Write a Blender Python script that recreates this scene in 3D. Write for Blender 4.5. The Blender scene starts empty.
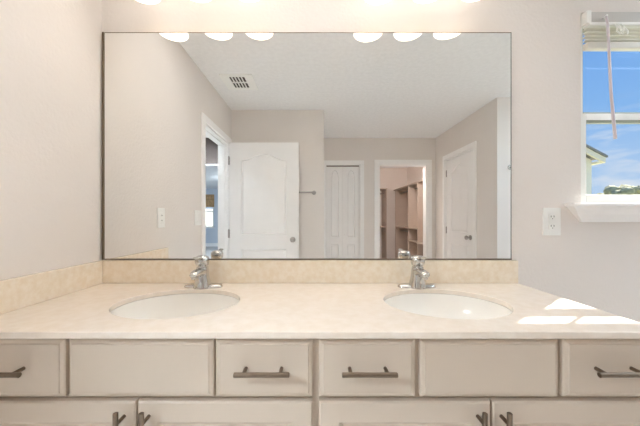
import bpy, bmesh, math, random
from mathutils import Vector, Matrix, noise
random.seed(7)
S = bpy.context.scene
COL = S.collection
pi = math.pi

# ------------------------------------------------------------------ camera, sky, sun, area light, exposure
F_PX = 284.0
CAM_Z = 1.20
cd = bpy.data.cameras.new('camera'); cam = bpy.data.objects.new('camera', cd); COL.objects.link(cam)
cam.location = (0, -1.28, CAM_Z); cam.rotation_euler = (pi/2, 0, 0)
cd.sensor_width = 36; cd.sensor_fit = 'HORIZONTAL'; cd.lens = F_PX/640*36
cd.shift_x = 5/640; cd.shift_y = 5/640; cd.clip_start = 0.02; cd.clip_end = 500
S.camera = cam
S.view_settings.view_transform = 'Standard'
S.view_settings.look = 'None'
S.view_settings.gamma = 1.0
S.view_settings.use_curve_mapping = False
S.view_settings.exposure = 0.68
S.cycles.max_bounces = 24; S.cycles.diffuse_bounces = 16; S.cycles.glossy_bounces = 8; S.cycles.transparent_max_bounces = 16

SKY_STRENGTH = 0.62
SUN_STRENGTH = 9.0
VANITY_GLOW = 1.0
BAY_FILL = 5.6  # this and the ones below: strengths of added fill lamps
CLOSET_FILL = 55.0
BED_FILL = 80.0
BATH_FILL = 5.0
HALL_FILL = 42.0

def lin(c):
    c /= 255.0
    return c/12.92 if c <= 0.04045 else ((c+0.055)/1.055)**2.4
def rgb(r, g, b): return (lin(r), lin(g), lin(b), 1.0)

W = bpy.data.worlds.new('sky'); S.world = W; W.use_nodes = True
nt = W.node_tree; nt.nodes.clear()
def nn(nt, kind, **kw):
    n = nt.nodes.new(kind)
    for k, v in kw.items(): setattr(n, k, v)
    return n
w_out = nn(nt, 'ShaderNodeOutputWorld'); w_bg = nn(nt, 'ShaderNodeBackground')
w_bg.inputs['Strength'].default_value = SKY_STRENGTH
tc = nn(nt, 'ShaderNodeTexCoord'); sx = nn(nt, 'ShaderNodeSeparateXYZ')
ramp = nn(nt, 'ShaderNodeValToRGB')
cr = ramp.color_ramp
cr.elements[0].position = 0.0; cr.elements[0].color = rgb(196, 216, 240)
cr.elements[1].position = 0.62; cr.elements[1].color = rgb(84, 148, 234)
e = cr.elements.new(0.07); e.color = rgb(186, 212, 244)
e = cr.elements.new(0.26); e.color = rgb(140, 188, 244)
nt.links.new(tc.outputs['Generated'], sx.inputs[0]); nt.links.new(sx.outputs['Z'], ramp.inputs[0])
mp = nn(nt, 'ShaderNodeMapping'); mp.inputs['Scale'].default_value = (7, 7, 26)
cn = nn(nt, 'ShaderNodeTexNoise'); cn.inputs['Scale'].default_value = 1.6; cn.inputs['Detail'].default_value = 8
crp = nn(nt, 'ShaderNodeValToRGB')
crp.color_ramp.elements[0].position = 0.47; crp.color_ramp.elements[0].color = (0, 0, 0, 1)
crp.color_ramp.elements[1].position = 0.72; crp.color_ramp.elements[1].color = (0.7, 0.7, 0.7, 1)
mix = nn(nt, 'ShaderNodeMix', data_type='RGBA')
nt.links.new(tc.outputs['Generated'], mp.inputs[0]); nt.links.new(mp.outputs[0], cn.inputs['Vector'])
msk = nn(nt, 'ShaderNodeMapRange'); msk.inputs['From Min'].default_value = 0.19; msk.inputs['From Max'].default_value = 0.29; msk.inputs['To Min'].default_value = 1.0; msk.inputs['To Max'].default_value = 0.0
mul = nn(nt, 'ShaderNodeMath', operation='MULTIPLY')
nt.links.new(sx.outputs['Z'], msk.inputs['Value']); nt.links.new(cn.outputs['Fac'], crp.inputs[0])
nt.links.new(crp.outputs[0], mul.inputs[0]); nt.links.new(msk.outputs[0], mul.inputs[1]); nt.links.new(mul.outputs[0], mix.inputs[0])
nt.links.new(ramp.outputs[0], mix.inputs[6]); mix.inputs[7].default_value = rgb(236, 238, 244)
nt.links.new(mix.outputs[2], w_bg.inputs[0]); nt.links.new(w_bg.outputs[0], w_out.inputs[0])

sd = bpy.data.lights.new('sun', 'SUN'); sd.energy = SUN_STRENGTH; sd.angle = math.radians(0.53); sd.color = (1, 0.95, 0.87)
so = bpy.data.objects.new('sun', sd); COL.objects.link(so)
so.rotation_euler = Vector((-1.30, -1.0, -1.667)).to_track_quat('-Z', 'Y').to_euler(); so.location = (6, 5, 8)

# ------------------------------------------------------------------ materials
def mat(name, col, rough=0.6, metal=0.0, noise_amt=0.0, noise_scale=20, bump=0.0, bump_scale=80, emit=0.0, emit_col=None, spec=None, col2=None, detail=4):
    m = bpy.data.materials.new(name); m.use_nodes = True
    t = m.node_tree; b = t.nodes['Principled BSDF']
    b.inputs['Base Color'].default_value = col; b.inputs['Roughness'].default_value = rough; b.inputs['Metallic'].default_value = metal
    if spec is not None: b.inputs['Specular IOR Level'].default_value = spec
    co = nn(t, 'ShaderNodeTexCoord')
    n = nn(t, 'ShaderNodeTexNoise'); n.inputs['Scale'].default_value = noise_scale; n.inputs['Detail'].default_value = detail
    t.links.new(co.outputs['Object'], n.inputs['Vector'])
    r = nn(t, 'ShaderNodeValToRGB')
    c2 = col2 if col2 else tuple(min(1, c*(1-noise_amt)) for c in col[:3])+(1,)
    c1 = col if col2 else tuple(min(1, c*(1+noise_amt)) for c in col[:3])+(1,)
    r.color_ramp.elements[0].color = c2; r.color_ramp.elements[0].position = 0.35
    r.color_ramp.elements[1].color = c1; r.color_ramp.elements[1].position = 0.65
    t.links.new(n.outputs['Fac'], r.inputs[0]); t.links.new(r.outputs[0], b.inputs['Base Color'])
    if bump:
        bn = nn(t, 'ShaderNodeTexNoise'); bn.inputs['Scale'].default_value = bump_scale; bn.inputs['Detail'].default_value = 3
        t.links.new(co.outputs['Object'], bn.inputs['Vector'])
        bp = nn(t, 'ShaderNodeBump'); bp.inputs['Strength'].default_value = bump; bp.inputs['Distance'].default_value = 0.003
        t.links.new(bn.outputs['Fac'], bp.inputs['Height']); t.links.new(bp.outputs[0], b.inputs['Normal'])
    if emit:
        b.inputs['Emission Color'].default_value = emit_col or col; b.inputs['Emission Strength'].default_value = emit
    return m
M = {}
M['paint'] = mat('wall_paint', rgb(230, 224, 219), 0.75, noise_amt=0.012, noise_scale=3, bump=0.55, bump_scale=75, spec=0.25)
M['ceiling'] = mat('ceiling_paint', rgb(240, 240, 240), 0.85, noise_amt=0.025, noise_scale=30, bump=1.0, bump_scale=28, spec=0.15)
M['white'] = mat('white_trim_paint', rgb(248, 247, 246), 0.4, noise_amt=0.01)
M['door'] = mat('white_door_paint', rgb(246, 245, 244), 0.4, noise_amt=0.01, noise_scale=8)
M['cab'] = mat('cabinet_paint', rgb(199, 185, 169), 0.42, noise_amt=0.02, noise_scale=6)
M['taupe'] = mat('hall_shade_tone', rgb(88, 79, 75), 0.8, noise_amt=0.02, bump=0.3)  # shade of the unlit hall put into the colour of beige walls
M['cab_in'] = mat('cabinet_gap', rgb(150, 138, 118), 0.6, noise_amt=0.03)
M['marble'] = mat('cultured_marble', rgb(235, 225, 214), 0.16, noise_scale=34, col2=rgb(230, 218, 204), detail=9)
M['splash'] = mat('cultured_marble_splash', rgb(242, 231, 214), 0.16, noise_scale=48, col2=rgb(234, 219, 196), detail=9)
M['bowl'] = mat('sink_gelcoat', rgb(240, 237, 231), 0.14, noise_amt=0.008)
M['chrome'] = mat('chrome', (0.60, 0.59, 0.57, 1), 0.07, 1.0)
M['nickel'] = mat('brushed_nickel', rgb(128, 114, 100), 0.34, 1.0, noise_amt=0.05, noise_scale=60)
M['steel'] = mat('satin_steel', rgb(176, 172, 168), 0.3, 1.0)
M['bronze'] = mat('dark_metal_edge', rgb(112, 98, 80), 0.5, 0.3)
M['edge'] = mat('mirror_edge', rgb(92, 92, 86), 0.4, 0.4)
M['mirror'] = mat('silvered_glass', (0.90, 0.905, 0.895, 1), 0.0, 1.0)
M['plastic'] = mat('white_plastic', rgb(243, 243, 240), 0.3, noise_amt=0.005)
M['slot'] = mat('dark_slot', rgb(70, 66, 60), 0.6)
M['vinyl'] = mat('white_vinyl', rgb(240, 240, 236), 0.35, noise_amt=0.008)
M['screenrail'] = mat('grey_green_rail', rgb(140, 145, 130), 0.4, noise_amt=0.02)
M['blind'] = mat('blind_slat', rgb(222, 218, 209), 0.45, noise_amt=0.01)
M['valance'] = mat('blind_headrail', rgb(196, 193, 188), 0.45, noise_amt=0.01)
M['wand'] = mat('blind_wand', rgb(206, 196, 202), 0.3, noise_amt=0.02)
M['shade'] = mat('frosted_glass_shade', rgb(255, 250, 240), 0.4, emit=VANITY_GLOW, emit_col=(1.0, 0.90, 0.78, 1))
M['bulb'] = mat('glowing_bulb', rgb(255, 250, 240), 0.4, emit=VANITY_GLOW*2.0, emit_col=(1.0, 0.90, 0.78, 1))
M['dome'] = mat('fill_light_bay', rgb(250, 250, 250), 0.4, emit=BAY_FILL, emit_col=(0.64, 0.83, 1.0, 1))  # glow of the added, unseen fill lamps, down to the bath one
M['fill_closet'] = mat('fill_light_closet', rgb(250, 250, 250), 0.4, emit=CLOSET_FILL, emit_col=(1.0, 0.90, 0.86, 1))
M['fill_bed'] = mat('fill_light_bed', rgb(250, 250, 250), 0.4, emit=BED_FILL, emit_col=(0.82, 0.92, 1.0, 1))
M['fill_hall'] = mat('fill_light_hall', rgb(250, 250, 250), 0.4, emit=HALL_FILL, emit_col=(0.82, 0.92, 1.0, 1))
M['fill_bath'] = mat('fill_light_bath', rgb(250, 250, 250), 0.4, emit=BATH_FILL, emit_col=(1.0, 0.955, 0.905, 1))
M['melamine'] = mat('closet_melamine', rgb(190, 175, 162), 0.5, noise_amt=0.02, noise_scale=7)
M['tile'] = mat('floor_tile', rgb(242, 240, 237), 0.35, noise_amt=0.05, noise_scale=4)
M['carpet'] = mat('carpet_pile', rgb(200, 198, 196), 0.95, noise_amt=0.08, noise_scale=200, bump=0.5, bump_scale=300)
M['bedpaint'] = mat('bedroom_paint', rgb(206, 214, 224), 0.8, noise_amt=0.01, bump=0.2)
M['fabric'] = mat('tan_shade_fabric', rgb(186, 152, 110), 0.9, noise_amt=0.25, noise_scale=14)
M['stucco'] = mat('cream_stucco', rgb(250, 244, 228), 0.9, noise_amt=0.03, bump=0.4)
M['fascia'] = mat('cream_fascia', rgb(250, 240, 220), 0.6, noise_amt=0.02)
M['shingle'] = mat('grey_shingle', rgb(150, 150, 150), 0.9, noise_amt=0.15, noise_scale=6, bump=0.6, bump_scale=12)
M['lawn'] = mat('lawn_grass', rgb(150, 152, 118), 0.95, noise_amt=0.2, noise_scale=0.8)
M['leaf'] = mat('tree_foliage', rgb(176, 172, 138), 0.9, noise_amt=0.3, noise_scale=1.3, bump=1.0, bump_scale=3)
M['bark'] = mat('tree_bark', rgb(110, 92, 72), 0.9, noise_amt=0.2)
gm = bpy.data.materials.new('window_glass'); gm.use_nodes = True
t = gm.node_tree; t.nodes.clear()
o_ = nn(t, 'ShaderNodeOutputMaterial'); mx = nn(t, 'ShaderNodeMixShader'); tr = nn(t, 'ShaderNodeBsdfTransparent'); gl = nn(t, 'ShaderNodeBsdfGlossy'); lw_ = nn(t, 'ShaderNodeLayerWeight'); pw = nn(t, 'ShaderNodeMath', operation='POWER'); fr = nn(t, 'ShaderNodeMath', operation='MULTIPLY_ADD')
gl.inputs['Roughness'].default_value = 0.0; lw_.inputs['Blend'].default_value = 0.5; pw.inputs[1].default_value = 5.0; fr.inputs[1].default_value = 0.7; fr.inputs[2].default_value = 0.004; tr.inputs['Color'].default_value = (0.97, 0.98, 0.975, 1)
t.links.new(lw_.outputs['Facing'], pw.inputs[0]); t.links.new(pw.outputs[0], fr.inputs[0]); t.links.new(fr.outputs[0], mx.inputs[0]); t.links.new(tr.outputs[0], mx.inputs[1]); t.links.new(gl.outputs[0], mx.inputs[2]); t.links.new(mx.outputs[0], o_.inputs[0])
M['glass'] = gm

# ------------------------------------------------------------------ mesh helpers.  x = along the mirror wall, d = distance out of the mirror into the room, z = up
class MB:
    def __init__(s): s.bm = bmesh.new(); s.base = Vector((0, 0, 0))
    def box(s, x0, x1, d0, d1, z0, z1, bev=0.0, seg=2):
        b = bmesh.new()
        bmesh.ops.create_cube(b, size=1)
        sc = Vector((abs(x1-x0), abs(d1-d0), abs(z1-z0))); c = Vector(((x0+x1)/2, -(d0+d1)/2, (z0+z1)/2))
        for v in b.verts: v.co = Vector((v.co.x*sc.x, v.co.y*sc.y, v.co.z*sc.z)) + c
        if bev: bmesh.ops.bevel(b, geom=b.edges[:], offset=bev, segments=seg, affect='EDGES', profile=0.6)
        s.merge(b); return s
    def merge(s, b):
        me = bpy.data.meshes.new('tmp'); b.to_mesh(me); b.free(); s.bm.from_mesh(me); bpy.data.meshes.remove(me)
    def cyl(s, p, q, r, r2=None, seg=20, bev=0.0):
        p = Vector(p); q = Vector(q); r2 = r if r2 is None else r2
        b = bmesh.new(); L = (q-p).length
        bmesh.ops.create_cone(b, cap_ends=True, segments=seg, radius1=r, radius2=r2, depth=L)
        if bev:
            ee = [e for e in b.edges if any(len(f.verts) > 4 for f in e.link_faces)]
            bmesh.ops.bevel(b, geom=ee, offset=bev, segments=2, affect='EDGES')
        R = Vector((0, 0, 1)).rotation_difference((q-p).normalized()).to_matrix().to_4x4()
        bmesh.ops.transform(b, matrix=Matrix.Translation((p+q)/2) @ R, verts=b.verts)
        s.merge(b); return s
    def lathe(s, prof, centre, axis=(0, 0, 1), seg=40, sx=1.0, sy=1.0, cap0=False, cap1=False):
        b = bmesh.new(); rings = []
        for r, h in prof:
            rings.append([b.verts.new((r*sx*math.cos(2*pi*k/seg), r*sy*math.sin(2*pi*k/seg), h)) for k in range(seg)])
        for a, c in zip(rings, rings[1:]):
            for k in range(seg): b.faces.new((a[k], a[(k+1) % seg], c[(k+1) % seg], c[k]))
        if cap0: b.faces.new(rings[0][::-1])
        if cap1: b.faces.new(rings[-1])
        R = Vector((0, 0, 1)).rotation_difference(Vector(axis).normalized()).to_matrix().to_4x4()
        bmesh.ops.transform(b, matrix=Matrix.Translation(Vector(centre)) @ R, verts=b.verts)
        bmesh.ops.recalc_face_normals(b, faces=b.faces[:])
        s.merge(b); return s
    def sections(s, secs, cap=True):
        """loft through closed rings of points"""
        b = bmesh.new(); rings = [[b.verts.new(p) for p in r] for r in secs]; n = len(rings[0])
        for a, c in zip(rings, rings[1:]):
            for k in range(n): b.faces.new((a[k], a[(k+1) % n], c[(k+1) % n], c[k]))
        if cap: b.faces.new(rings[0][::-1]); b.faces.new(rings[-1])
        bmesh.ops.recalc_face_normals(b, faces=b.faces[:])
        s.merge(b); return s
    def tube(s, pts, r, seg=12):
        pts = [Vector(p) for p in pts]; secs = []
        for i, p in enumerate(pts):
            tn = (pts[min(i+1, len(pts)-1)]-pts[max(i-1, 0)]).normalized()
            u = tn.cross(Vector((0.13, 0.21, 0.97))).normalized(); v = tn.cross(u)
            rr = r[i] if isinstance(r, (list, tuple)) else r
            secs.append([p+u*rr*math.cos(2*pi*k/seg)+v*rr*math.sin(2*pi*k/seg) for k in range(seg)])
        return s.sections(secs)
    def prism(s, poly, d0, d1, bev=0.0):
        """polygon of (x, z) pushed from d0 to d1"""
        b = bmesh.new()
        a = [b.verts.new((x, -d0, z)) for x, z in poly]; c = [b.verts.new((x, -d1, z)) for x, z in poly]; n = len(a)
        b.faces.new(a); b.faces.new(c[::-1])
        for k in range(n): b.faces.new((a[k], c[k], c[(k+1) % n], a[(k+1) % n]))
        bmesh.ops.recalc_face_normals(b, faces=b.faces[:])
        if bev: bmesh.ops.bevel(b, geom=b.edges[:], offset=bev, segments=2, affect='EDGES')
        s.merge(b); return s
    def build(s, name, material, parent=None, smooth=None, mats=None):
        me = bpy.data.meshes.new(name)
        org = Vector(parent_world(parent)) if parent is not None else None
        if org is None:
            cs = [v.co for v in s.bm.verts]
            org = Vector(((min(c.x for c in cs)+max(c.x for c in cs))/2, (min(c.y for c in cs)+max(c.y for c in cs))/2, min(c.z for c in cs)))
        for v in s.bm.verts: v.co -= org
        bmesh.ops.recalc_face_normals(s.bm, faces=s.bm.faces[:]) if False else None
        s.bm.to_mesh(me); s.bm.free()
        me.materials.append(material)
        for m in (mats or []): me.materials.append(m)
        o = bpy.data.objects.new(name, me); COL.objects.link(o)
        if parent is not None: o.parent = parent
        else: o.location = org
        if smooth: shade(o, smooth)
        return o
def parent_world(p):
    v = Vector(p.location)
    while p.parent: p = p.parent; v += Vector(p.location)
    return v
def shade(o, deg=40):
    me = o.data
    for p in me.polygons: p.use_smooth = True
    b = bmesh.new(); b.from_mesh(me)
    for e in b.edges:
        if len(e.link_faces) == 2 and e.calc_face_angle(0) > math.radians(deg): e.smooth = False
    b.to_mesh(me); b.free()
def tag(o, label, cat, group=None, kind=None):
    o['label'] = label; o['category'] = cat
    if group: o['group'] = group
    if kind: o['kind'] = kind
    return o
def thing(name, loc, label, cat, group=None, kind=None):
    o = bpy.data.objects.new(name, None); COL.objects.link(o); o.empty_display_size = 0.05
    o.location = (loc[0], -loc[1], loc[2])
    return tag(o, label, cat, group, kind)
def struct(name, mb, m, label, cat, mats=None):
    return tag(mb.build(name, m, None), label, cat, kind='structure')
def copy_tree(o, loc):
    c = o.copy(); COL.objects.link(c); c.location = (loc[0], -loc[1], loc[2])
    def rec(src, dst):
        for ch in [q for q in bpy.data.objects if q.parent == src]:
            k = ch.copy(); COL.objects.link(k); k.parent = dst; rec(ch, k)
    rec(o, c); return c

# ------------------------------------------------------------------ the setting
XL, XW = -0.96, 1.87            # bathroom left wall, right wall of the rear part
DA, DF, DR = 2.00, 3.14, 1.65   # wall behind the open door, far wall, wall by the window bay
XA = 0.104                      # outer corner of the wall behind the open door
XB = 3.05                       # right end of the window bay
H = 2.44
WX0, WX1, WZ0, WZ1 = 1.198, 2.10, 1.245, 2.125
b = MB()   # mirror wall with the window opening
b.box(-1.08, WX0, -0.14, 0, -0.1, H).box(WX1, XB+0.12, -0.14, 0, -0.1, H)
b.box(WX0, WX1, -0.14, 0, -0.1, WZ0).box(WX0, WX1, -0.14, 0, WZ1, H)
struct('wall_back', b, M['paint'], 'pale greige textured wall behind the mirror and window', 'wall')
DO0, DO1 = 2.47-1.28, 3.19-1.28      # doorway in the left wall
b = MB().box(XL-0.12, XL, 0, DO0, 0, H).box(XL-0.12, XL, DO1, DA, 0, H).box(XL-0.12, XL, DO0, DO1, 2.03, H)
struct('wall_left', b, M['paint'], 'warm greige wall left of the vanity, with a doorway in it', 'wall')
b = MB().box(XL-0.12, XA, DA, DA+0.12, 0, H).box(XA-0.12, XA, DA+0.12, DF, 0, H)
struct('wall_front', b, M['paint'], 'greige wall behind the open white door', 'wall')
BX0, BX1 = 0.165, 0.70               # bifold closet opening
CX0, CX1 = 0.99, 1.737               # walk-in closet opening
b = MB()
for x0, x1 in ((XA-0.12, BX0), (BX1, CX0), (CX1, 2.40)): b.box(x0, x1, DF, DF+0.12, 0, H)
for x0, x1 in ((BX0, BX1), (CX0, CX1)): b.box(x0, x1, DF, DF+0.12, 2.03, H)
struct('wall_far', b, M['paint'], 'greige far wall with the bifold closet and walk-in doorway', 'wall')
RD0, RD1 = 3.36-1.28, 4.085-1.28     # door in the right wall
b = MB().box(XW, XW+0.12, DR+0.12, RD0, 0, H).box(XW, XW+0.12, RD1, DF, 0, H).box(XW, XW+0.12, RD0, RD1, 2.03, H)
b.box(XW, XB+0.12, DR, DR+0.12, 0, H)
struct('wall_right', b, M['paint'], 'greige wall holding the closed arched panel door', 'wall')
struct('wall_side', MB().box(XB, XB+0.12, 0, DR, 0, H), M['paint'], 'greige end wall of the window bay', 'wall')
# closets and the room behind the right door
b = MB().box(XA-0.12, 0.85, 3.86, 3.94, 0, H).box(0.77, 0.85, 3.26, 3.86, 0, H).box(XA-0.12, XA-0.04, 3.26, 3.86, 0, H)
struct('wall_closet', b, M['paint'], 'inside walls of the narrow closet behind the bifold doors', 'wall')
b = MB().box(0.77, 2.40, 5.76, 5.88, 0, H).box(2.28, 2.40, 3.26, 5.76, 0, H).box(0.77, 0.85, 3.94, 5.76, 0, H)
struct('wall_closet', b, M['paint'], 'pinkish greige walls inside the walk-in closet', 'wall')
b = MB().box(XW+0.12, 2.9, 3.02, 3.14, 0, H).box(2.9, 3.02, DR+0.12, 3.14, 0, H)
struct('wall_outer', b, M['paint'], 'walls of the small room behind the closed right door', 'wall')
# hall and bedroom beyond the left doorway
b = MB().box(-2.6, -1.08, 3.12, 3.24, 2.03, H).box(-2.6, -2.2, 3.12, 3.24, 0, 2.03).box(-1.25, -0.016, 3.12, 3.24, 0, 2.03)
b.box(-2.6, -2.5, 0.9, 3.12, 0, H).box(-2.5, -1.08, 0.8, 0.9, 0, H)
struct('wall_hall', b, M['taupe'], 'hall walls with unlit shade put into their colour, seen through the left doorway', 'wall')  # taupe is the shade tone, the walls themselves are beige
BWX0, BWX1, BWZ0, BWZ1, DBF = -5.35, -4.27, 0.80, 2.15, 10.7
b = MB().box(-6.1, BWX0, DBF, DBF+0.14, 0, H).box(BWX1, -0.9, DBF, DBF+0.14, 0, H).box(BWX0, BWX1, DBF, DBF+0.14, 0, BWZ0).box(BWX0, BWX1, DBF, DBF+0.14, BWZ1, H)
b.box(-6.1, -6.0, 3.12, DBF, 0, H).box(-1.0, -0.9, 3.24, DBF, 0, H).box(-6.0, -2.6, 3.12, 3.24, 0, H)
struct('wall_bedroom', b, M['bedpaint'], 'pale blue bedroom walls far beyond the left doorway', 'wall')
struct('ceiling', MB().box(-6.2, XB+0.12, -0.14, DBF+0.14, H, H+0.15), M['ceiling'], 'off-white knockdown textured ceiling', 'ceiling')
struct('floor', MB().box(-1.08, XB+0.12, -0.14, 3.2, -0.12, 0), M['tile'], 'beige tiled bathroom floor', 'floor')
struct('floor_carpet', MB().box(-6.2, -1.08, 0.8, DBF+0.14, -0.12, 0).box(-1.08, 2.4, 3.2, DBF, -0.12, 0), M['carpet'], 'pale grey carpet in the bedroom and closets', 'floor')
struct('trim_eave', MB().box(-1.6, XB+0.5, -0.42, -0.14, 2.437, 2.60), M['fascia'], 'cream roof eave above the window outside', 'eave')
struct('baseboard_bedroom', MB().box(-6.0, -1.0, DBF-0.015, DBF, 0, 0.14), M['white'], 'white baseboard along the far bedroom wall', 'baseboard')
b = MB().box(XL, XL+0.012, 0.6, DO0-0.062, 0, 0.13).box(XL, XA, DA-0.012, DA, 0, 0.13).box(XA, XA+0.012, DA, DF, 0, 0.13)
b.box(BX1+0.062, CX0-0.078, DF-0.012, DF, 0, 0.13).box(XW-0.012, XW, DR, RD0-0.075, 0, 0.13).box(XW-0.012, XB, DR-0.012, DR, 0, 0.13).box(0.93, XB, 0, 0.012, 0, 0.13).box(XB-0.012, XB, 0.012, DR-0.012, 0, 0.13)
struct('baseboard_bathroom', b, M['white'], 'white baseboard around the bathroom walls', 'baseboard')

# door casings and jambs
def casing_d(b, d0, d1, x, sgn, w=0.062, th=0.016):
    """casing on a wall facing +-x around an opening d0..d1"""
    x0, x1 = (x, x+sgn*th)
    b.box(x0, x1, d0-w, d0, 0, 2.03, 0.004).box(x0, x1, d1, d1+w, 0, 2.03, 0.004).box(x0, x1, d0-w, d1+w, 2.03, 2.03+w, 0.004)
def casing_x(b, x0, x1, d, w=0.072, wl=None):
    wl = w if wl is None else wl
    b.box(x0-wl, x0, d-0.016, d, 0, 2.03, 0.004).box(x1, x1+w, d-0.016, d, 0, 2.03, 0.004).box(x0-wl, x1+w, d-0.016, d, 2.03, 2.03+w, 0.004)
b = MB(); casing_d(b, DO0, DO1, XL, 1)
b.box(XL-0.12, XL, DO0, DO0+0.018, 0, 2.03).box(XL-0.12, XL, DO1-0.018, DO1, 0, 2.03).box(XL-0.12, XL, DO0, DO1, 2.012, 2.03)
b.box(XL-0.075, XL-0.04, DO0+0.018, DO0+0.03, 0, 2.0).box(XL-0.075, XL-0.04, DO1-0.03, DO1-0.018, 0, 2.0).box(XL-0.075, XL-0.04, DO0, DO1, 2.0, 2.012)
struct('trim_1', b, M['white'], 'white casing and jamb of the doorway in the left wall', 'door frame')
b = MB(); casing_x(b, BX0, BX1, DF, 0.06, 0.055)
b.box(BX0, BX0+0.012, DF, DF+0.12, 0, 2.03).box(BX1-0.012, BX1, DF, DF+0.12, 0, 2.03).box(BX0, BX1, DF, DF+0.12, 2.018, 2.03)
struct('trim_2', b, M['white'], 'white casing around the narrow bifold closet', 'door frame')
b = MB(); casing_x(b, CX0, CX1, DF)
b.box(CX0, CX0+0.016, DF, DF+0.12, 0, 2.03).box(CX1-0.016, CX1, DF, DF+0.12, 0, 2.03).box(CX0, CX1, DF, DF+0.12, 2.014, 2.03)
struct('trim_3', b, M['white'], 'white casing around the open walk-in closet doorway', 'door frame')
b = MB(); casing_d(b, RD0, RD1, XW, -1)
b.box(XW, XW+0.12, RD0, RD0+0.016, 0, 2.03).box(XW, XW+0.12, RD1-0.016, RD1, 0, 2.03).box(XW, XW+0.12, RD0, RD1, 2.014, 2.03)
struct('trim_4', b, M['white'], 'white casing around the closed door in the right wall', 'door frame')
b = MB().box(-2.2, -1.25, 3.10, 3.26, 2.012, 2.03).box(-2.2, -2.18, 3.10, 3.26, 0, 2.012).box(-1.27, -1.25, 3.10, 3.26, 0, 2.012)
struct('trim_5', b, M['white'], 'white lining of the opening from hall to bedroom', 'door frame')

# panelled door face, built in the x-z plane facing +y (towards the mirror)
def outline(x0, x1, z0, z1, rise, ins, n=16, power=1.0):
    pts = [(x0+ins, z0+ins), (x1-ins, z0+ins)]
    if rise == 0: return pts+[(x1-ins, z1-ins), (x0+ins, z1-ins)]
    for k in range(n+1):
        u = 1-2*k/n
        pts.append(((x0+x1)/2+u*((x1-x0)/2-ins), z1-ins+rise*(math.cos(u*pi/2)**2 if power == 1.0 else max(0.0, 1-u*u)**power)))
    return pts
def door_slab(w, h, th, panels, ins_scale=1.0, power=1.0):
    b = bmesh.new()
    fo = [b.verts.new((x, 0, z)) for x, z in ((0, 0), (w, 0), (w, h), (0, h))]
    edges = [b.edges.new((fo[k], fo[(k+1) % 4])) for k in range(4)]
    prof = [(0, 0), (0.005, 0.0015), (0.010, 0.0), (0.015, -0.010), (0.020, -0.010), (0.036, -0.002)]
    rings_all = []
    for (x0, x1, z0, z1, rise) in panels:
        rings = []
        for ins, dep in prof:
            rings.append([b.verts.new((x, dep, z)) for x, z in outline(x0, x1, z0, z1, rise, ins*ins_scale, power=power)])
        n = len(rings[0])
        edges += [b.edges.new((rings[0][k], rings[0][(k+1) % n])) for k in range(n)]
        rings_all.append(rings)
    bmesh.ops.triangle_fill(b, use_beauty=True, edges=edges)
    for rings in rings_all:
        n = len(rings[0])
        for a, c in zip(rings, rings[1:]):
            for k in range(n): b.faces.new((a[k], a[(k+1) % n], c[(k+1) % n], c[k]))
        b.faces.new(rings[-1])
    bo = [b.verts.new((x, -th, z)) for x, z in ((0, 0), (w, 0), (w, h), (0, h))]
    b.faces.new(bo[::-1])
    for k in range(4): b.faces.new((fo[k], bo[k], bo[(k+1) % 4], fo[(k+1) % 4]))
    bmesh.ops.recalc_face_normals(b, faces=b.faces[:])
    return b
def knob(mb, p, ax):
    """door knob on a round rose, pushed along ax"""
    mb.lathe([(0.0001, 0), (0.031, 0), (0.031, 0.006), (0.014, 0.012), (0.011, 0.03), (0.020, 0.036), (0.027, 0.048), (0.024, 0.062), (0.012, 0.068), (0.0001, 0.069)], p, ax, 24)
def door(name, world, mtx, w, h, th, panels, label, knob_x, hinge_x, kind=None, knob_both=True):
    t = bpy.data.objects.new(name, None); COL.objects.link(t); t.location = world
    tag(t, label, 'door', kind=kind)
    def put(mb, nm, m, parent, sm=None):
        bmesh.ops.transform(mb.bm, matrix=mtx, verts=mb.bm.verts)
        me = bpy.data.meshes.new(nm); mb.bm.to_mesh(me); mb.bm.free(); me.materials.append(m)
        o = bpy.data.objects.new(nm, me); COL.objects.link(o); o.parent = parent
        if sm: shade(o, sm)
        return o
    mb = MB(); mb.merge(door_slab(w, h, th, panels)); put(mb, 'door_panel', M['door'], t, 25)
    mb = MB(); knob(mb, (knob_x, 0, 0.955), (0, 1, 0)); put(mb, 'knob', M['steel'], t, 40)
    if knob_both:
        mb = MB(); knob(mb, (knob_x, -th, 0.955), (0, -1, 0)); put(mb, 'knob', M['steel'], t, 40)
    for z in (0.25, 1.02, 1.82):
        mb = MB(); hy = 0.004
        mb.cyl((hinge_x, hy, z-0.045), (hinge_x, hy, z+0.045), 0.008).cyl((hinge_x, hy, z+0.045), (hinge_x, hy, z+0.052), 0.005)
        mb.box(hinge_x-0.012, hinge_x+0.012, 0.0, 0.006, z-0.042, z+0.042)
        put(mb, 'hinge', M['steel'], t, 40)
    return t
dw = 0.765
pan = [(0.125, dw-0.125, 1.0, 1.83, 0.075), (0.125, dw-0.125, 0.22, 0.86, 0)]
door('panel_door', (XL+0.016, -(3.13-1.28), 0.008), Matrix.Identity(4), dw, 2.02, 0.035, pan,
     'white two-panel arched door standing open beside the left doorway', dw-0.065, 0.0)
rw = RD1-RD0-0.038
pan = [(0.11, rw-0.11, 1.0, 1.83, 0.075), (0.11, rw-0.11, 0.22, 0.86, 0)]
door('door_1', (XW+0.008, -(RD1-0.019), 0.008), Matrix.Rotation(pi/2, 4, 'Z'), rw, 2.0, 0.035, pan,
     'white two-panel arched door closed in the right wall', rw-0.065, 0.0, 'structure', False)
t = thing('bifold_door', (BX0+0.014, DF+0.03, 0.012), 'white narrow bifold closet door with two arched leaves', 'door')
lw = (BX1-BX0-0.028)/2
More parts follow.
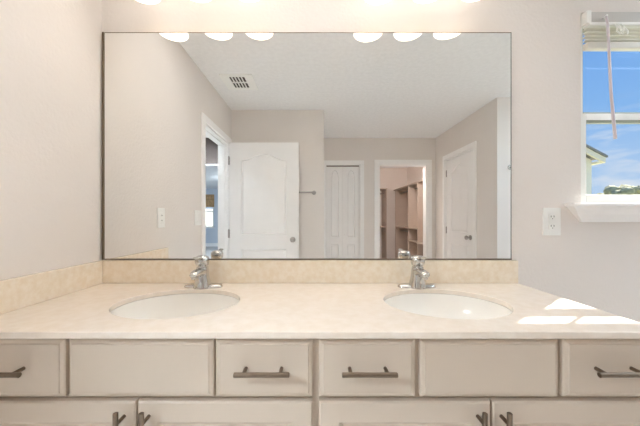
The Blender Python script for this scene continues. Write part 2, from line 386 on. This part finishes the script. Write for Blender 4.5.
for k in range(2):
    mb = MB(); mb.merge(door_slab(lw-0.002, 1.990, 0.03, [(0.058, lw-0.060, 0.88, 1.82, 0.12), (0.058, lw-0.060, 0.15, 0.78, 0.0)], 0.8, 0.5))
    bmesh.ops.translate(mb.bm, vec=(k*lw+0.001, 0, 0), verts=mb.bm.verts)
    me = bpy.data.meshes.new('door_leaf'); mb.bm.to_mesh(me); mb.bm.free(); me.materials.append(M['door'])
    o = bpy.data.objects.new('door_leaf', me); COL.objects.link(o); o.parent = t; shade(o, 25)
b = MB(); b.lathe([(0.0001, 0), (0.009, 0), (0.007, 0.012), (0.014, 0.02), (0.012, 0.03), (0.0001, 0.032)], (BX0+0.014+lw+0.03, -(DF+0.03), 0.95), (0, 1, 0), 16)
b.build('knob', M['white'], t, 40)
b = MB().box(BX0+0.012, BX1-0.012, DF+0.02, DF+0.05, 2.006, 2.018); b.build('top_track', M['bronze'], t)

# ------------------------------------------------------------------ window beside the mirror
t = thing('window_1', ((WX0+WX1)/2, -0.03, WZ0), 'white single-hung window with blue sky, right of the mirror', 'window', kind='structure')
b = MB(); fr = 0.016
b.box(WX0, WX0+fr, -0.12, -0.008, WZ0, WZ1).box(WX1-fr, WX1, -0.12, -0.008, WZ0, WZ1).box(WX0+fr, WX1-fr, -0.12, -0.008, WZ0, WZ0+0.026).box(WX0+fr, WX1-fr, -0.12, -0.008, WZ1-fr, WZ1)
b.build('window_frame', M['vinyl'], t)
def sash(name, z0, z1, d0, d1, st, rb, rt, m_rail):
    x0, x1 = WX0+fr, WX1-fr
    b = MB().box(x0, x0+st, d0, d1, z0, z1, 0.002).box(x1-st, x1, d0, d1, z0, z1, 0.002).box(x0+st, x1-st, d0, d1, z0, z0+rb, 0.003).box(x0+st, x1-st, d0, d1, z1-rt, z1, 0.003)
    s = b.build('sash', m_rail, t)
    MB().box(x0+st-0.003, x1-st+0.003, (d0+d1)/2-0.002, (d0+d1)/2+0.002, z0+rb-0.003, z1-rt+0.003).build('pane', M['glass'], s)
    return s
sash('sash', WZ0+0.026, 1.676, -0.040, -0.012, 0.020, 0.036, 0.036, M['vinyl'])
sash('sash', 1.645, WZ1-fr, -0.070, -0.042, 0.03, 0.048, 0.03, M['screenrail'])
MB().box(WX0+fr+0.020, WX1-fr-0.020, -0.0125, -0.010, 1.632, 1.645).build('rail_groove', M['screenrail'], t)
b = MB().box(1.60, 1.68, -0.030, -0.012, 1.676, 1.686, 0.003)
b.build('sash_lock', M['vinyl'], t)
b = MB().box(1.122, 2.21, -0.008, 0.05, 1.250, 1.266, 0.004); b.box(WX0, WX1, -0.012, 0.0, 1.245, 1.266)
b.build('window_sill', M['white'], t)
sec = []
for x0s, xk in ((1.134, 1), (2.195, -1)):
    prof = [(0, 1.250), (0.036, 1.250), (0.034, 1.236), (0.022, 1.215), (0.015, 1.195), (0.012, 1.182), (0, 1.182)]
    sec.append([Vector((x0s + xk*(1.250-z)*0.85, -d, z)) for d, z in prof])
b = MB(); b.sections(sec); b.build('window_apron', M['white'], t)

# blind raised to the top of the window
t = thing('window_blind', (1.655, 0.01, 2.117), 'white slatted blind raised at the top of the window', 'blind')
bx0, bx1 = 1.202, 2.098
MB().box(bx0+0.022, bx1-0.022, -0.004, 0.020, 2.066, 2.115, 0.002).build('headrail', M['valance'], t)
for x in (bx0, bx1-0.022): MB().box(x, x+0.022, -0.006, 0.024, 2.062, 2.119, 0.003).build('bracket', M['plastic'], t)
MB().box(bx0+0.008, bx1-0.008, -0.004, 0.028, 2.052, 2.065, 0.003).build('valance', M['plastic'], t)
z = 2.042
for k in range(4):
    b = MB(); sg = []
    for xx in (bx0+0.001+0.002*(k % 2), bx1-0.006):
        ring = [Vector((xx, -(0.012+0.0095*q/3), z+0.002*(1-(q/3)**2)+0.0015*q/3)) for q in range(-3, 4)]
        ring += [v-Vector((0, 0, 0.0032)) for v in ring[::-1]]
        sg.append(ring)
    b.sections(sg); b.build('slat', M['blind'], t)
    z -= 0.0165
MB().box(bx0+0.003, bx1-0.003, -0.002, 0.026, 1.950, 1.980, 0.006).build('bottom_rail', M['blind'], t)
b = MB(); b.tube([(1.278, -0.034, 2.085), (1.280, -0.038, 2.04), (1.284, -0.041, 1.9), (1.291, -0.041, 1.75), (1.310, -0.041, 1.545)], [0.004, 0.005, 0.005, 0.0055, 0.006])
b.build('wand', M['wand'], t, 40)
b = MB().cyl((1.278, -0.018, 2.085), (1.278, -0.038, 2.088), 0.004); b.build('wand_hook', M['plastic'], t)
b = MB()
for k, dx in enumerate((0, 0.012, 0.03)):
    b.tube([(1.315+dx, -0.030, 2.055), (1.325+dx*1.2, -0.036, 2.036-0.004*k), (1.320+dx*1.6, -0.038, 2.018), (1.338+dx, -0.038, 2.004)], 0.003, 8)
b.lathe([(0.001, 0.02), (0.004, 0.018), (0.007, 0.0), (0.001, -0.001)], (1.34, -0.042, 2.016), (0.3, 0, 1), 12)
b.build('lift_cord', M['plastic'], t, 40)

# bedroom window far beyond the doorway
t = thing('window_2', ((BWX0+BWX1)/2, DBF+0.05, BWZ0), 'bright bedroom window with a tan shade, seen through the left doorway', 'window', kind='structure')
b = MB()
for x0, x1, z0, z1 in ((BWX0, BWX0+0.05, BWZ0, BWZ1), (BWX1-0.05, BWX1, BWZ0, BWZ1), (BWX0, BWX1, BWZ0, BWZ0+0.05), (BWX0, BWX1, BWZ1-0.05, BWZ1), (BWX0, BWX1, 1.45, 1.50)):
    b.box(x0, x1, DBF+0.03, DBF+0.08, z0, z1)
b.build('window_frame', M['vinyl'], t)
MB().box(BWX0, BWX1, DBF+0.05, DBF+0.055, BWZ0, BWZ1).build('pane', M['glass'], t)
MB().box(BWX0-0.06, BWX1+0.06, DBF-0.05, DBF+0.02, BWZ0-0.03, BWZ0).build('window_sill', M['white'], t)
t = thing('roman_shade', ((BWX0+BWX1)/2, DBF-0.03, 1.66), 'tan patterned fabric shade over the top of the bedroom window', 'shade')
b = MB()
for k in range(4): b.box(BWX0-0.03, BWX1+0.03, DBF-0.05+0.006*k, DBF-0.012, 1.66+0.13*k, 1.80+0.13*k, 0.006)
b.build('fabric', M['fabric'], t)

# ------------------------------------------------------------------ vanity: cabinets, counter, splashes
CT, FD = 0.91, 0.545     # counter top height, plane of the drawer fronts
def bar_pull_h(xc, z, d, L=0.138):
    b = MB()
    b.cyl((xc-L/2, -(d+0.032), z), (xc+L/2, -(d+0.032), z), 0.0062, bev=0.001)
    for s in (-1, 1): b.cyl((xc+s*0.046, -(d-0.001), z), (xc+s*0.046, -(d+0.034), z), 0.0048)
    return b
def bar_pull_v(x, z0, z1, d):
    b = MB()
    b.cyl((x, -(d+0.032), z0), (x, -(d+0.032), z1), 0.0062, bev=0.001)
    for z in (z0+0.03, z1-0.03): b.cyl((x, -(d-0.001), z), (x, -(d+0.034), z), 0.0048)
    return b
def front(x0, x1, z0, z1):
    """slab front with a narrow stepped and eased border"""
    b = bmesh.new(); rings = []
    for ins, d in ((0, FD-0.02), (0, FD-0.008), (0.003, FD-0.005), (0.010, FD-0.0025), (0.012, FD), (0.020, FD)):
        rings.append([b.verts.new(p) for p in ((x0+ins, -d, z0+ins), (x1-ins, -d, z0+ins), (x1-ins, -d, z1-ins), (x0+ins, -d, z1-ins))])
    for a, c in zip(rings, rings[1:]):
        for k in range(4): b.faces.new((a[k], a[(k+1) % 4], c[(k+1) % 4], c[k]))
    b.faces.new(rings[-1]); b.faces.new(rings[0][::-1])
    bmesh.ops.recalc_face_normals(b, faces=b.faces[:]); m = MB(); m.merge(b); return m
def shaker(x0, x1, z0, z1, rail=0.058):
    b = bmesh.new(); rings = []
    for ins, d in ((0, FD-0.02), (0, FD-0.004), (0.004, FD), (rail-0.006, FD), (rail, FD-0.004), (rail+0.006, FD-0.010), (rail+0.010, FD-0.010)):
        rings.append([b.verts.new(p) for p in ((x0+ins, -d, z0+ins), (x1-ins, -d, z0+ins), (x1-ins, -d, z1-ins), (x0+ins, -d, z1-ins))])
    for a, c in zip(rings, rings[1:]):
        for k in range(4): b.faces.new((a[k], a[(k+1) % 4], c[(k+1) % 4], c[k]))
    b.faces.new(rings[-1]); b.faces.new(rings[0][::-1])
    bmesh.ops.recalc_face_normals(b, faces=b.faces[:]); m = MB(); m.merge(b); return m
DZ0, DZ1, PZ0, PZ1 = 0.734, 0.884, 0.125, 0.724
def cabinet(x0, x1, drawers, false, doors, label):
    t = thing('vanity_cabinet', ((x0+x1)/2, 0.27, 0), label, 'cabinet', 'vanity base cabinets')
    b = MB().box(x0, x1, 0.50, FD-0.02, 0.10, 0.891)
    b.box(x0, x0+0.016, 0.012, 0.50, 0.10, 0.891).box(x1-0.016, x1, 0.012, 0.50, 0.10, 0.891).box(x0+0.016, x1-0.016, 0.012, 0.50, 0.10, 0.118).box(x0+0.016, x1-0.016, 0.012, 0.024, 0.118, 0.72)
    b.build('carcass', M['cab'], t)
    MB().box(x0, x1, 0.42, 0.44, 0, 0.10).build('toe_kick', M['cab'], t)
    for a, c in drawers:
        f = front(a, c, DZ0, DZ1).build('drawer', M['cab'], t)
        bar_pull_h((a+c)/2, 0.811, FD).build('handle', M['nickel'], f, 40)
    front(false[0], false[1], DZ0, DZ1).build('false_front', M['cab'], t)
    for a, c, hx in doors:
        f = shaker(a, c, PZ0, PZ1).build('door', M['cab'], t)
        bar_pull_v(hx, 0.582, 0.717, FD).build('handle', M['nickel'], f, 40)
cabinet(-0.956, 0.0022, [(-0.948, -0.652), (-0.2588, -0.0062)], (-0.642, -0.264), [(-0.948, -0.4665, -0.494), (-0.4605, -0.0062, -0.430)],
        'cream painted vanity base under the sink on the window-free side, beside the side wall')
cabinet(0.0026, 0.902, [(0.0104, 0.2610), (0.647, 0.898)], (0.2743, 0.634), [(0.0104, 0.4555, 0.421), (0.4608, 0.898, 0.482)],
        'cream painted vanity base under the sink nearer the window')
SINKS = ((-0.473, 'far from the window, by the side wall'), (0.45, 'on the window side of the counter'))
SD, SA, SB = 0.2925, 0.207, 0.172
b = MB().box(-0.958, 0.905, 0.002, 0.5575, 0.892, CT)
ct = b.build('countertop', M['marble'], None)
tag(ct, 'cream cultured marble countertop spanning both sinks', 'countertop')
for x, _ in SINKS:
    c = MB(); c.lathe([(1, 0.85), (1, 0.95)], (x, -SD, 0), seg=96, sx=SA, sy=SB, cap0=True, cap1=True)
    co = c.build('cutter', M['marble'], None)
    md = ct.modifiers.new('cut', 'BOOLEAN'); md.operation = 'DIFFERENCE'; md.object = co; md.solver = 'EXACT'
    bpy.context.view_layer.update()
    dg = bpy.context.evaluated_depsgraph_get()
    nm = bpy.data.meshes.new_from_object(ct.evaluated_get(dg)); ct.modifiers.clear(); ct.data = nm
    bpy.data.objects.remove(co)
md = ct.modifiers.new('ease', 'BEVEL'); md.width = 0.003; md.segments = 2; md.limit_method = 'ANGLE'; md.angle_limit = math.radians(50)
b = MB().box(-0.958, 0.903, 0.001, 0.020, CT, 1.011, 0.003)
tag(b.build('backsplash', M['splash'], None), 'tan mottled marble backsplash strip below the mirror', 'backsplash')
b = MB().box(XL+0.001, XL+0.020, 0.021, 0.5575, CT, 1.011, 0.003)
tag(b.build('side_splash', M['splash'], None), 'cream marble splash strip along the side wall', 'backsplash')
for x, where in SINKS:
    t = thing('sink', (x, SD, 0.77), 'oval cream sink basin '+where, 'sink', 'oval vanity sinks')
    prof = [(1.045, 0.0), (1.045, -0.010)]
    prof = [(1.06, -0.0005), (1.0, -0.0005), (0.995, -0.006), (0.985, -0.02), (0.95, -0.048), (0.86, -0.085), (0.70, -0.112), (0.48, -0.128), (0.25, -0.134), (0.11, -0.136)]
    outer = [(r*1.02+0.01 if r < 1.05 else r, z-0.012) for r, z in prof[::-1]]
    b = MB(); b.lathe(prof+outer, (x, -SD, 0.892), seg=72, sx=SA, sy=SB)
    b.build('basin', M['bowl'], t, 50)
    b = MB(); b.lathe([(0.0001, 0.001), (0.016, 0.001), (0.018, 0.003), (0.026, 0.003), (0.028, 0.0), (0.024, -0.02), (0.0001, -0.02)], (x, -SD, 0.757), seg=28)
    b.build('drain', M['chrome'], t, 40)

# faucets: oval base plate, body sweeping into a spout, lever on top
def faucet(x, label):
    d0 = 0.082
    t = thing('faucet', (x, d0, CT), label, 'faucet', 'chrome vanity faucets')
    b = MB(); sec = []
    for h, sxx, syy in ((0.0, 0.079, 0.029), (0.004, 0.079, 0.029), (0.009, 0.075, 0.026), (0.012, 0.066, 0.021), (0.0135, 0.05, 0.014)):
        ring = []
        for k in range(40):
            a = 2*pi*k/40; c, s_ = math.cos(a), math.sin(a)
            ring.append(Vector((x+sxx*math.copysign(abs(c)**0.75, c), -d0+syy*math.copysign(abs(s_)**0.75, s_), CT+h)))
        sec.append(ring)
    b.sections(sec); b.build('base_plate', M['chrome'], t, 50)
    # tapered body, then the spout reaching forward (d grows towards the room)
    sec = []
    for h, rx, ry, dd in ((0.0, 0.036, 0.036, 0.011), (0.012, 0.0345, 0.035, 0.011), (0.026, 0.032, 0.032, 0.011), (0.042, 0.029, 0.029, 0.015), (0.060, 0.0265, 0.0265, 0.014), (0.078, 0.0245, 0.0245, 0.014), (0.086, 0.023, 0.023, 0.014), (0.088, 0.018, 0.018, 0.014)):
        sec.append([Vector((x+rx*math.cos(2*pi*k/32), -(d0+dd)+ry*math.sin(2*pi*k/32), CT+h)) for k in range(32)])
    b = MB(); b.sections(sec); b.build('body', M['chrome'], t, 50)
    path = [(0.012, 0.060, 0.0245, 0.022), (0.026, 0.066, 0.0225, 0.019), (0.045, 0.071, 0.0205, 0.0155), (0.070, 0.073, 0.019, 0.013), (0.092, 0.0715, 0.0175, 0.0115), (0.103, 0.069, 0.0155, 0.0105), (0.107, 0.0675, 0.011, 0.008)]
    sec = []
    for i, (dd, h, rx, rn) in enumerate(path):
        a0 = path[max(i-1, 0)]; a1 = path[min(i+1, len(path)-1)]
        tn = Vector((0, -(a1[0]-a0[0]), a1[1]-a0[1])).normalized(); u = Vector((1, 0, 0)); v = tn.cross(u)
        sec.append([Vector((x, -(d0+dd), CT+h))+u*rx*math.cos(2*pi*k/28)+v*rn*math.sin(2*pi*k/28) for k in range(28)])
    b = MB(); b.sections(sec); b.build('spout', M['chrome'], t, 50)
    b = MB(); b.cyl((x, -(d0+0.094), CT+0.064), (x, -(d0+0.095), CT+0.052), 0.0115, 0.0105, 20, 0.001)
    b.build('aerator', M['chrome'], t, 40)
    b = MB(); b.lathe([(0.020, 0.0), (0.0195, 0.006), (0.025, 0.009), (0.0285, 0.020), (0.0285, 0.034), (0.026, 0.042), (0.018, 0.047), (0.008, 0.0485), (0.0001, 0.049)], (x, -(d0+0.014), CT+0.086), (0, -0.06, 1), 32)
    h = b.build('handle', M['chrome'], t, 45)
    sec = []
    for i in range(7):
        u = i/6; dd = 0.020+0.056*u; zz = CT+0.119+0.013*u; wx = 0.016-0.006*u*(1 if u < .9 else .6); hh = 0.0095-0.0045*u
        sec.append([Vector((x+wx*math.cos(2*pi*k/16), -(d0+dd)-0.2*hh*math.sin(2*pi*k/16), zz+hh*math.sin(2*pi*k/16))) for k in range(16)])
    b = MB(); b.sections(sec); b.build('lever', M['chrome'], h, 50)
    b = MB(); b.cyl((x, -(d0-0.026), CT+0.012), (x, -(d0-0.026), CT+0.055), 0.0025, seg=10).lathe([(0.0001, 0), (0.005, 0), (0.006, 0.005), (0.0001, 0.009)], (x, -(d0-0.026), CT+0.053), seg=14)
    b.build('lift_rod', M['chrome'], t, 40)
faucet(-0.470, 'chrome single-lever faucet behind the sink beside the side wall')
faucet(0.428, 'chrome single-lever faucet behind the sink nearer the window')

# ------------------------------------------------------------------ mirror
MX0, MX1, MZ0, MZ1 = -0.953, 0.880, 1.013, 2.032
t = thing('wall_mirror', (0, 0.006, MZ0), 'large frameless rectangular mirror above the double vanity', 'mirror')
MB().box(MX0+0.009, MX1-0.003, 0.002, 0.0075, MZ0+0.005, MZ1-0.003).build('mirror_glass', M['mirror'], t)
b = MB().box(MX0, MX0+0.009, 0.001, 0.010, MZ0, MZ1).box(MX0+0.009, MX1, 0.001, 0.010, MZ0, MZ0+0.005).box(MX0+0.009, MX1-0.003, 0.001, 0.0078, MZ1-0.003, MZ1)
b.build('edge_channel', M['bronze'], t)
MB().box(MX1-0.003, MX1, 0.001, 0.0078, MZ0+0.005, MZ1).build('edge_strip', M['edge'], t)

# ------------------------------------------------------------------ vanity light bars
def vanity_light(xc, xs, dzs, label):
    t = thing('vanity_light', (xc, 0.0, 2.24), label, 'wall light', 'three-shade vanity lights')
    b = MB(); b.lathe([(0.0001, 0.0), (0.062, 0.0), (0.060, 0.012), (0.045, 0.022), (0.0001, 0.024)], (xc, 0, 2.245), (0, -1, 0), 36)
    b.build('backplate', M['nickel'], t, 40)
    b = MB(); b.tube([(xc, -0.02, 2.245), (xc, -0.08, 2.255), (xc, -0.10, 2.30)], 0.009, 14).cyl((xs[0]-0.05, -0.10, 2.30), (xs[-1]+0.05, -0.10, 2.30), 0.010)
    b.build('arm', M['nickel'], t, 40)
    for x, dz in zip(xs, dzs):
        b = MB(); b.tube([(x, -0.10, 2.30), (x, -0.13, 2.305+dz), (x, -0.136, 2.28+dz)], 0.007, 12).lathe([(0.0001, 0.0), (0.026, 0.0), (0.028, -0.03), (0.022, -0.03)], (x, -0.136, 2.285+dz), seg=24)
        b.build('socket', M['nickel'], t, 40)
        b = MB()
        prof = [(0.026, 0.145), (0.030, 0.13), (0.040, 0.10), (0.050, 0.06), (0.060, 0.025), (0.071, 0.0)]
        b.lathe(prof+[(r-0.003, z+0.001) for r, z in prof[::-1]], (x, -0.136, 2.113+dz), seg=36)
        s = b.build('shade', M['shade'], t, 60)
        b = MB(); b.lathe([(0.0001, -0.002), (0.016, 0.002), (0.027, 0.016), (0.030, 0.032), (0.026, 0.050), (0.016, 0.075), (0.014, 0.11), (0.0001, 0.11)], (x, -0.136, 2.15+dz), seg=24)
        b.build('bulb', M['bulb'], s, 60)
vanity_light(-0.48, (-0.70, -0.48, -0.277), (0.0, 0.007, 0.008), 'lit three-shade vanity light over the sink beside the side wall')
vanity_light(0.46, (0.262, 0.462, 0.660), (-0.002, 0.003, 0.010), 'lit three-shade vanity light over the sink nearer the window')

# added ceiling fill lamps, all out of view, there only to brighten the rooms
def fill_dome(x, d, r, m, label):
    t = thing('fill_lamp', (x, d, H), label, 'added fill light')
    b = MB(); b.lathe([(0.0001, 0), (r*1.06, 0), (r*1.06, -0.022), (r, -0.026), (0.0001, -0.026)], (x, -d, H), seg=40); b.build('base', M['steel'], t, 40)
    b = MB(); b.lathe([(r*0.99, -0.024), (r*0.96, -0.045), (r*0.8, -0.07), (r*0.5, -0.088), (0.0001, -0.095)], (x, -d, H), seg=40); b.build('fill_diffuser', m, t, 60)
fill_dome(1.36, 3.46, 0.15, M['fill_closet'], 'added unseen dome fill light on the walk-in closet ceiling')  # added lamp behind the header, spills light onto the rear bathroom floor
fill_dome(-2.6, 7.5, 0.24, M['fill_bed'], 'added unseen dome fill light on the bedroom ceiling')  # added to brighten the bedroom, no lamp known there
def fill_panel(px0, px1, pd0, pd1, m, label, th=0.05):
    t = thing('fill_lamp', ((px0+px1)/2, (pd0+pd1)/2, H), label, 'added fill light')
    b = MB(); f = 0.025
    for x0, x1, d0, d1 in ((px0, px1, pd0, pd0+f), (px0, px1, pd1-f, pd1), (px0, px0+f, pd0+f, pd1-f), (px1-f, px1, pd0+f, pd1-f)): b.box(x0, x1, d0, d1, H-th, H, 0.002)
    b.build('frame', M['white'], t)
    MB().box(px0+f, px1-f, pd0+f, pd1-f, H-th+0.004, H-th*0.4, 0.002).build('fill_diffuser', m, t)
fill_panel(2.10, 2.90, 0.12, 0.92, M['dome'], 'added unseen flat daylight-white fill light on the ceiling of the window bay')  # added out of view as soft fill from the bay side
fill_panel(-2.3, -1.2, 1.72, 2.4, M['fill_hall'], 'added unseen flat fill light on the hall ceiling beyond the left doorway')  # added so light bounces off the bathroom floor to the rear walls
fill_panel(-0.72, 0.70, 0.34, 0.57, M['fill_bath'], 'added unseen long slim fill light on the ceiling above the vanity', 0.02)  # added above the view to lift the brightness around the vanity

# ------------------------------------------------------------------ small wall things
def plate_x(face_d, x, z, w=0.08, h=0.124):
    return MB().box(x-w/2, x+w/2, face_d, face_d+0.006, z-h/2, z+h/2, 0.002)
t = thing('power_outlet', (1.0635, 0.0, 1.184), 'white duplex power outlet on the wall between mirror and window', 'outlet')
plate_x(0, 1.0635, 1.184).build('cover_plate', M['plastic'], t)
for s in (-1, 1):
    f = MB().box(1.0635-0.017, 1.0635+0.017, 0.004, 0.0085, 1.184+s*0.021-0.015, 1.184+s*0.021+0.015, 0.003).build('socket', M['plastic'], t)
    for q in (-0.0065, 0.0065): MB().box(1.0635+q-0.0012, 1.0635+q+0.0012, 0.008, 0.0089, 1.184+s*0.021-0.002, 1.184+s*0.021+0.006).build('slot', M['slot'], f)
    MB().cyl((1.0635, -0.008, 1.184+s*0.021-0.008), (1.0635, -0.0089, 1.184+s*0.021-0.008), 0.002, seg=12).build('ground_hole', M['slot'], f)
MB().cyl((1.0635, -0.005, 1.184), (1.0635, -0.0072, 1.184), 0.003, seg=12).build('screw', M['plastic'], t)
# on the side wall, seen in the mirror
t = thing('power_outlet', (XL, 0.50, 1.20), 'white outlet plate above the side splash, single width', 'outlet')
MB().box(XL, XL+0.006, 0.50-0.041, 0.50+0.041, 1.14, 1.262, 0.002).build('cover_plate', M['plastic'], t)
f = MB().box(XL+0.004, XL+0.0085, 0.50-0.017, 0.50+0.017, 1.168, 1.234, 0.002).build('socket', M['plastic'], t)
for z in (1.185, 1.216):
    for q in (-0.0065, 0.0065): MB().box(XL+0.008, XL+0.009, 0.50+q-0.0014, 0.50+q+0.0014, z-0.004, z+0.004).build('slot', M['slot'], f)
t = thing('light_switch', (XL, 1.055, 1.20), 'white double light switch plate beside the left doorway casing', 'switch')
MB().box(XL, XL+0.006, 1.055-0.06, 1.055+0.06, 1.14, 1.262, 0.002).build('cover_plate', M['plastic'], t)
for q in (-0.024, 0.024): MB().box(XL+0.004, XL+0.011, 1.055+q-0.016, 1.055+q+0.016, 1.168, 1.234, 0.003).build('rocker', M['plastic'], t)

t = thing('ceiling_vent', (-0.684, 1.31, H), 'white slotted air vent on the ceiling', 'vent')
vx0, vx1, vd0, vd1 = -0.83, -0.545, 1.18, 1.47
b = MB(); fz0, fz1 = H-0.008, H
b.box(vx0, vx0+0.075, vd0, vd1, fz0, fz1, 0.002).box(vx1-0.075, vx1, vd0, vd1, fz0, fz1, 0.002).box(vx0+0.075, vx1-0.075, vd0, vd0+0.04, fz0, fz1, 0.002).box(vx0+0.075, vx1-0.075, vd1-0.04, vd1, fz0, fz1, 0.002).box(vx0+0.075, vx1-0.075, 1.318, 1.332, fz0, fz1, 0.001)
b.build('frame', M['plastic'], t)
MB().box(vx0+0.07, vx1-0.07, vd0+0.03, vd1-0.03, H-0.001, H-0.0003).build('duct', M['slot'], t)
b = MB()
for k in range(4):
    x = vx0+0.0925+0.0285*k; b.box(x, x+0.010, vd0+0.04, vd1-0.04, H-0.007, H-0.001)
b.build('louvers', M['plastic'], t)

t = thing('towel_bar', (-0.3, DA, 1.49), 'satin metal towel bar on the wall behind the open door', 'towel bar')
b = MB().cyl((-0.63, -(DA-0.062), 1.49), (0.012, -(DA-0.062), 1.49), 0.009); b.build('bar', M['steel'], t, 40)
for x in (-0.60, -0.012):
    b = MB(); b.lathe([(0.0001, 0), (0.024, 0), (0.024, 0.008), (0.012, 0.014), (0.011, 0.05), (0.017, 0.055), (0.017, 0.078), (0.0001, 0.079)], (x, -DA, 1.49), (0, 1, 0), 24); b.build('post', M['steel'], t, 40)
t = thing('robe_hook', (2.0, DR, 1.72), 'small chrome robe hook on the wall at the mirror edge', 'hook')
b = MB(); b.lathe([(0.0001, 0), (0.024, 0), (0.022, 0.007), (0.0001, 0.008)], (2.0, -DR, 1.72), (0, 1, 0), 24); b.build('rose', M['chrome'], t, 40)
b = MB(); b.tube([(2.0, -DR, 1.72), (2.0, -(DR-0.03), 1.715), (2.0, -(DR-0.045), 1.73), (2.0, -(DR-0.05), 1.76)], [0.008, 0.007, 0.007, 0.009]); b.build('prong', M['chrome'], t, 40)

# ------------------------------------------------------------------ walk-in closet shelving
t = thing('closet_shelving', (2.11, 4.70, 0), 'taupe closet organizer with open bays along the closet side wall', 'shelving')
d0, d1, x0, x1, ht = 3.72, 5.72, 1.94, 2.275, 1.89
for d in (d0, 4.10, 4.64, d1-0.12): MB().box(x0, x1, d, d+0.02, 0, ht-0.02, 0.001).build('side_panel', M['melamine'], t)
MB().box(x0-0.01, x1, d0, d1, ht-0.02, ht, 0.001).build('top_shelf', M['melamine'], t)
MB().box(x0, x1, 4.12, d1-0.12, 0.98, 1.0).build('shelf', M['melamine'], t)
for z in (0.35, 0.72): MB().box(x0, x1, 3.74, 4.10, z, z+0.02).build('shelf', M['melamine'], t)
for z in (0.42, 0.72): MB().box(x0, x1, 4.12, 4.64, z, z+0.02).build('shelf', M['melamine'], t)
for a, c, z in ((4.66, 5.60, 1.80), (4.12, 4.64, 1.80), (4.66, 5.60, 0.90)):
    MB().cyl((2.08, -a, z), (2.08, -c, z), 0.014).build('hanging_rod', M['steel'], t, 40)
t = thing('closet_shelving', (1.27, 5.55, 0), 'taupe closet organizer standing against the closet back wall', 'shelving')
for x in (0.87, 1.27, 1.65): MB().box(x, x+0.02, 5.34, 5.755, 0, 1.87, 0.001).build('side_panel', M['melamine'], t)
MB().box(0.86, 1.68, 5.33, 5.755, 1.87, 1.89).build('top_shelf', M['melamine'], t)
for z in (0.3, 0.7, 1.0, 1.4):
    MB().box(0.89, 1.27, 5.35, 5.755, z, z+0.02).build('shelf', M['melamine'], t)
MB().box(1.29, 1.65, 5.35, 5.755, 0.98, 1.0).build('shelf', M['melamine'], t)
MB().cyl((1.29, -5.54, 1.78), (1.65, -5.54, 1.78), 0.014).build('hanging_rod', M['steel'], t, 40)

# ------------------------------------------------------------------ outside the window
struct('ground', MB().box(-150, 250, -260, -0.5, -0.5, -0.3).box(-150, 150, 11.2, 200, -0.5, -0.3), M['lawn'], 'green lawn outside', 'ground')
t = thing('neighbor_house', (8.6, -15.0, -0.3), 'cream house with a grey shingle roof, outside the window', 'house')
ex, ez, rx, rz = 12.26, 3.82, 8.6, 5.75      # eave tip and ridge of the gable facing the window
hx0, hx1 = 5.24, 11.96
def roof_z(x): return ez+(rz-ez)*(ex-abs(x-rx)-rx)/(ex-rx)
b = MB().prism([(hx0, -0.3), (hx1, -0.3), (hx1, roof_z(hx1)-0.28), (rx, rz-0.28), (hx0, roof_z(hx0)-0.28)], -11.0, -19.0); b.build('walls', M['stucco'], t)
for s in (1, -1):
    b = MB().prism([(rx, rz), (rx+s*(ex-rx), ez), (rx+s*(ex-rx), ez-0.08), (rx, rz-0.08)], -10.6, -19.4); b.build('roof', M['shingle'], t)
    b = MB().prism([(rx, rz-0.08), (rx+s*(ex-rx-0.04), ez-0.08), (rx+s*(ex-rx-0.04), ez-0.30), (rx, rz-0.30)], -10.66, -10.76); b.build('fascia', M['fascia'], t)
    b = MB().box(rx+s*(hx1-rx), rx+s*(ex-rx-0.04), -10.76, -19.3, ez-0.30, ez-0.22); b.build('soffit', M['fascia'], t)
def tree(x, y, h, r, label):
    t = thing('tree', (x, -y, -0.3), label, 'tree', 'trees on the horizon')
    b = bmesh.new(); rnd = random.Random(int(x*10))
    for k in range(14):
        a = rnd.uniform(0, 2*pi); q = rnd.uniform(0, 0.75)*r; zz = h-0.3-r*0.55+rnd.uniform(-0.9, 0.25)*r*0.5; rr = r*rnd.uniform(0.28, 0.48)
        g = bmesh.new(); bmesh.ops.create_icosphere(g, subdivisions=3, radius=rr)
        for v in g.verts:
            n = v.co.normalized(); v.co += n*rr*0.28*noise.noise(n*3.1+Vector((k, x, y)))+n*rr*0.15*noise.noise(n*9+Vector((k, x, 2)))
            v.co += Vector((x+q*math.cos(a), y+q*math.sin(a), zz))
        me = bpy.data.meshes.new('tmp'); g.to_mesh(me); g.free(); b.from_mesh(me); bpy.data.meshes.remove(me)
    m = MB(); m.bm.free(); m.bm = b; m.build('foliage', M['leaf'], t, 80)
    m = MB(); m.tube([(x, y, -0.3), (x+0.1, y, h*0.35), (x, y, h*0.7)], [0.28, 0.2, 0.12]); m.build('trunk', M['bark'], t, 60)
tree(62.3, 56, 8.2, 2.7, 'tallest round tree on the horizon in the lower window sash')
tree(72.5, 63, 8.0, 2.9, 'smaller round tree beside the tallest one on the horizon')
tree(64.5, 63, 7.4, 2.2, 'low tree between the neighboring house and the tallest tree')
tree(70.0, 56.5, 7.2, 2.7, 'tree on the horizon farthest from the neighboring house')
t = thing('added_fence', (-8.0, 16.05, -0.3), 'white fence added to make the bedroom window look bright', 'fence')  # added white sunlit boards so the bedroom pane turns bright
b = MB()
for k in range(60): b.box(-16+0.25*k, -16+0.25*k+0.245, 16.0, 16.04, -0.25, 1.75, 0.008)
b.build('panel', M['vinyl'], t)
for x in (-16, -13.5, -11, -8.5, -6, -3.5, -1.0): MB().box(x-0.06, x+0.06, 16.04, 16.16, -0.3, 1.85, 0.01).build('post', M['vinyl'], t)
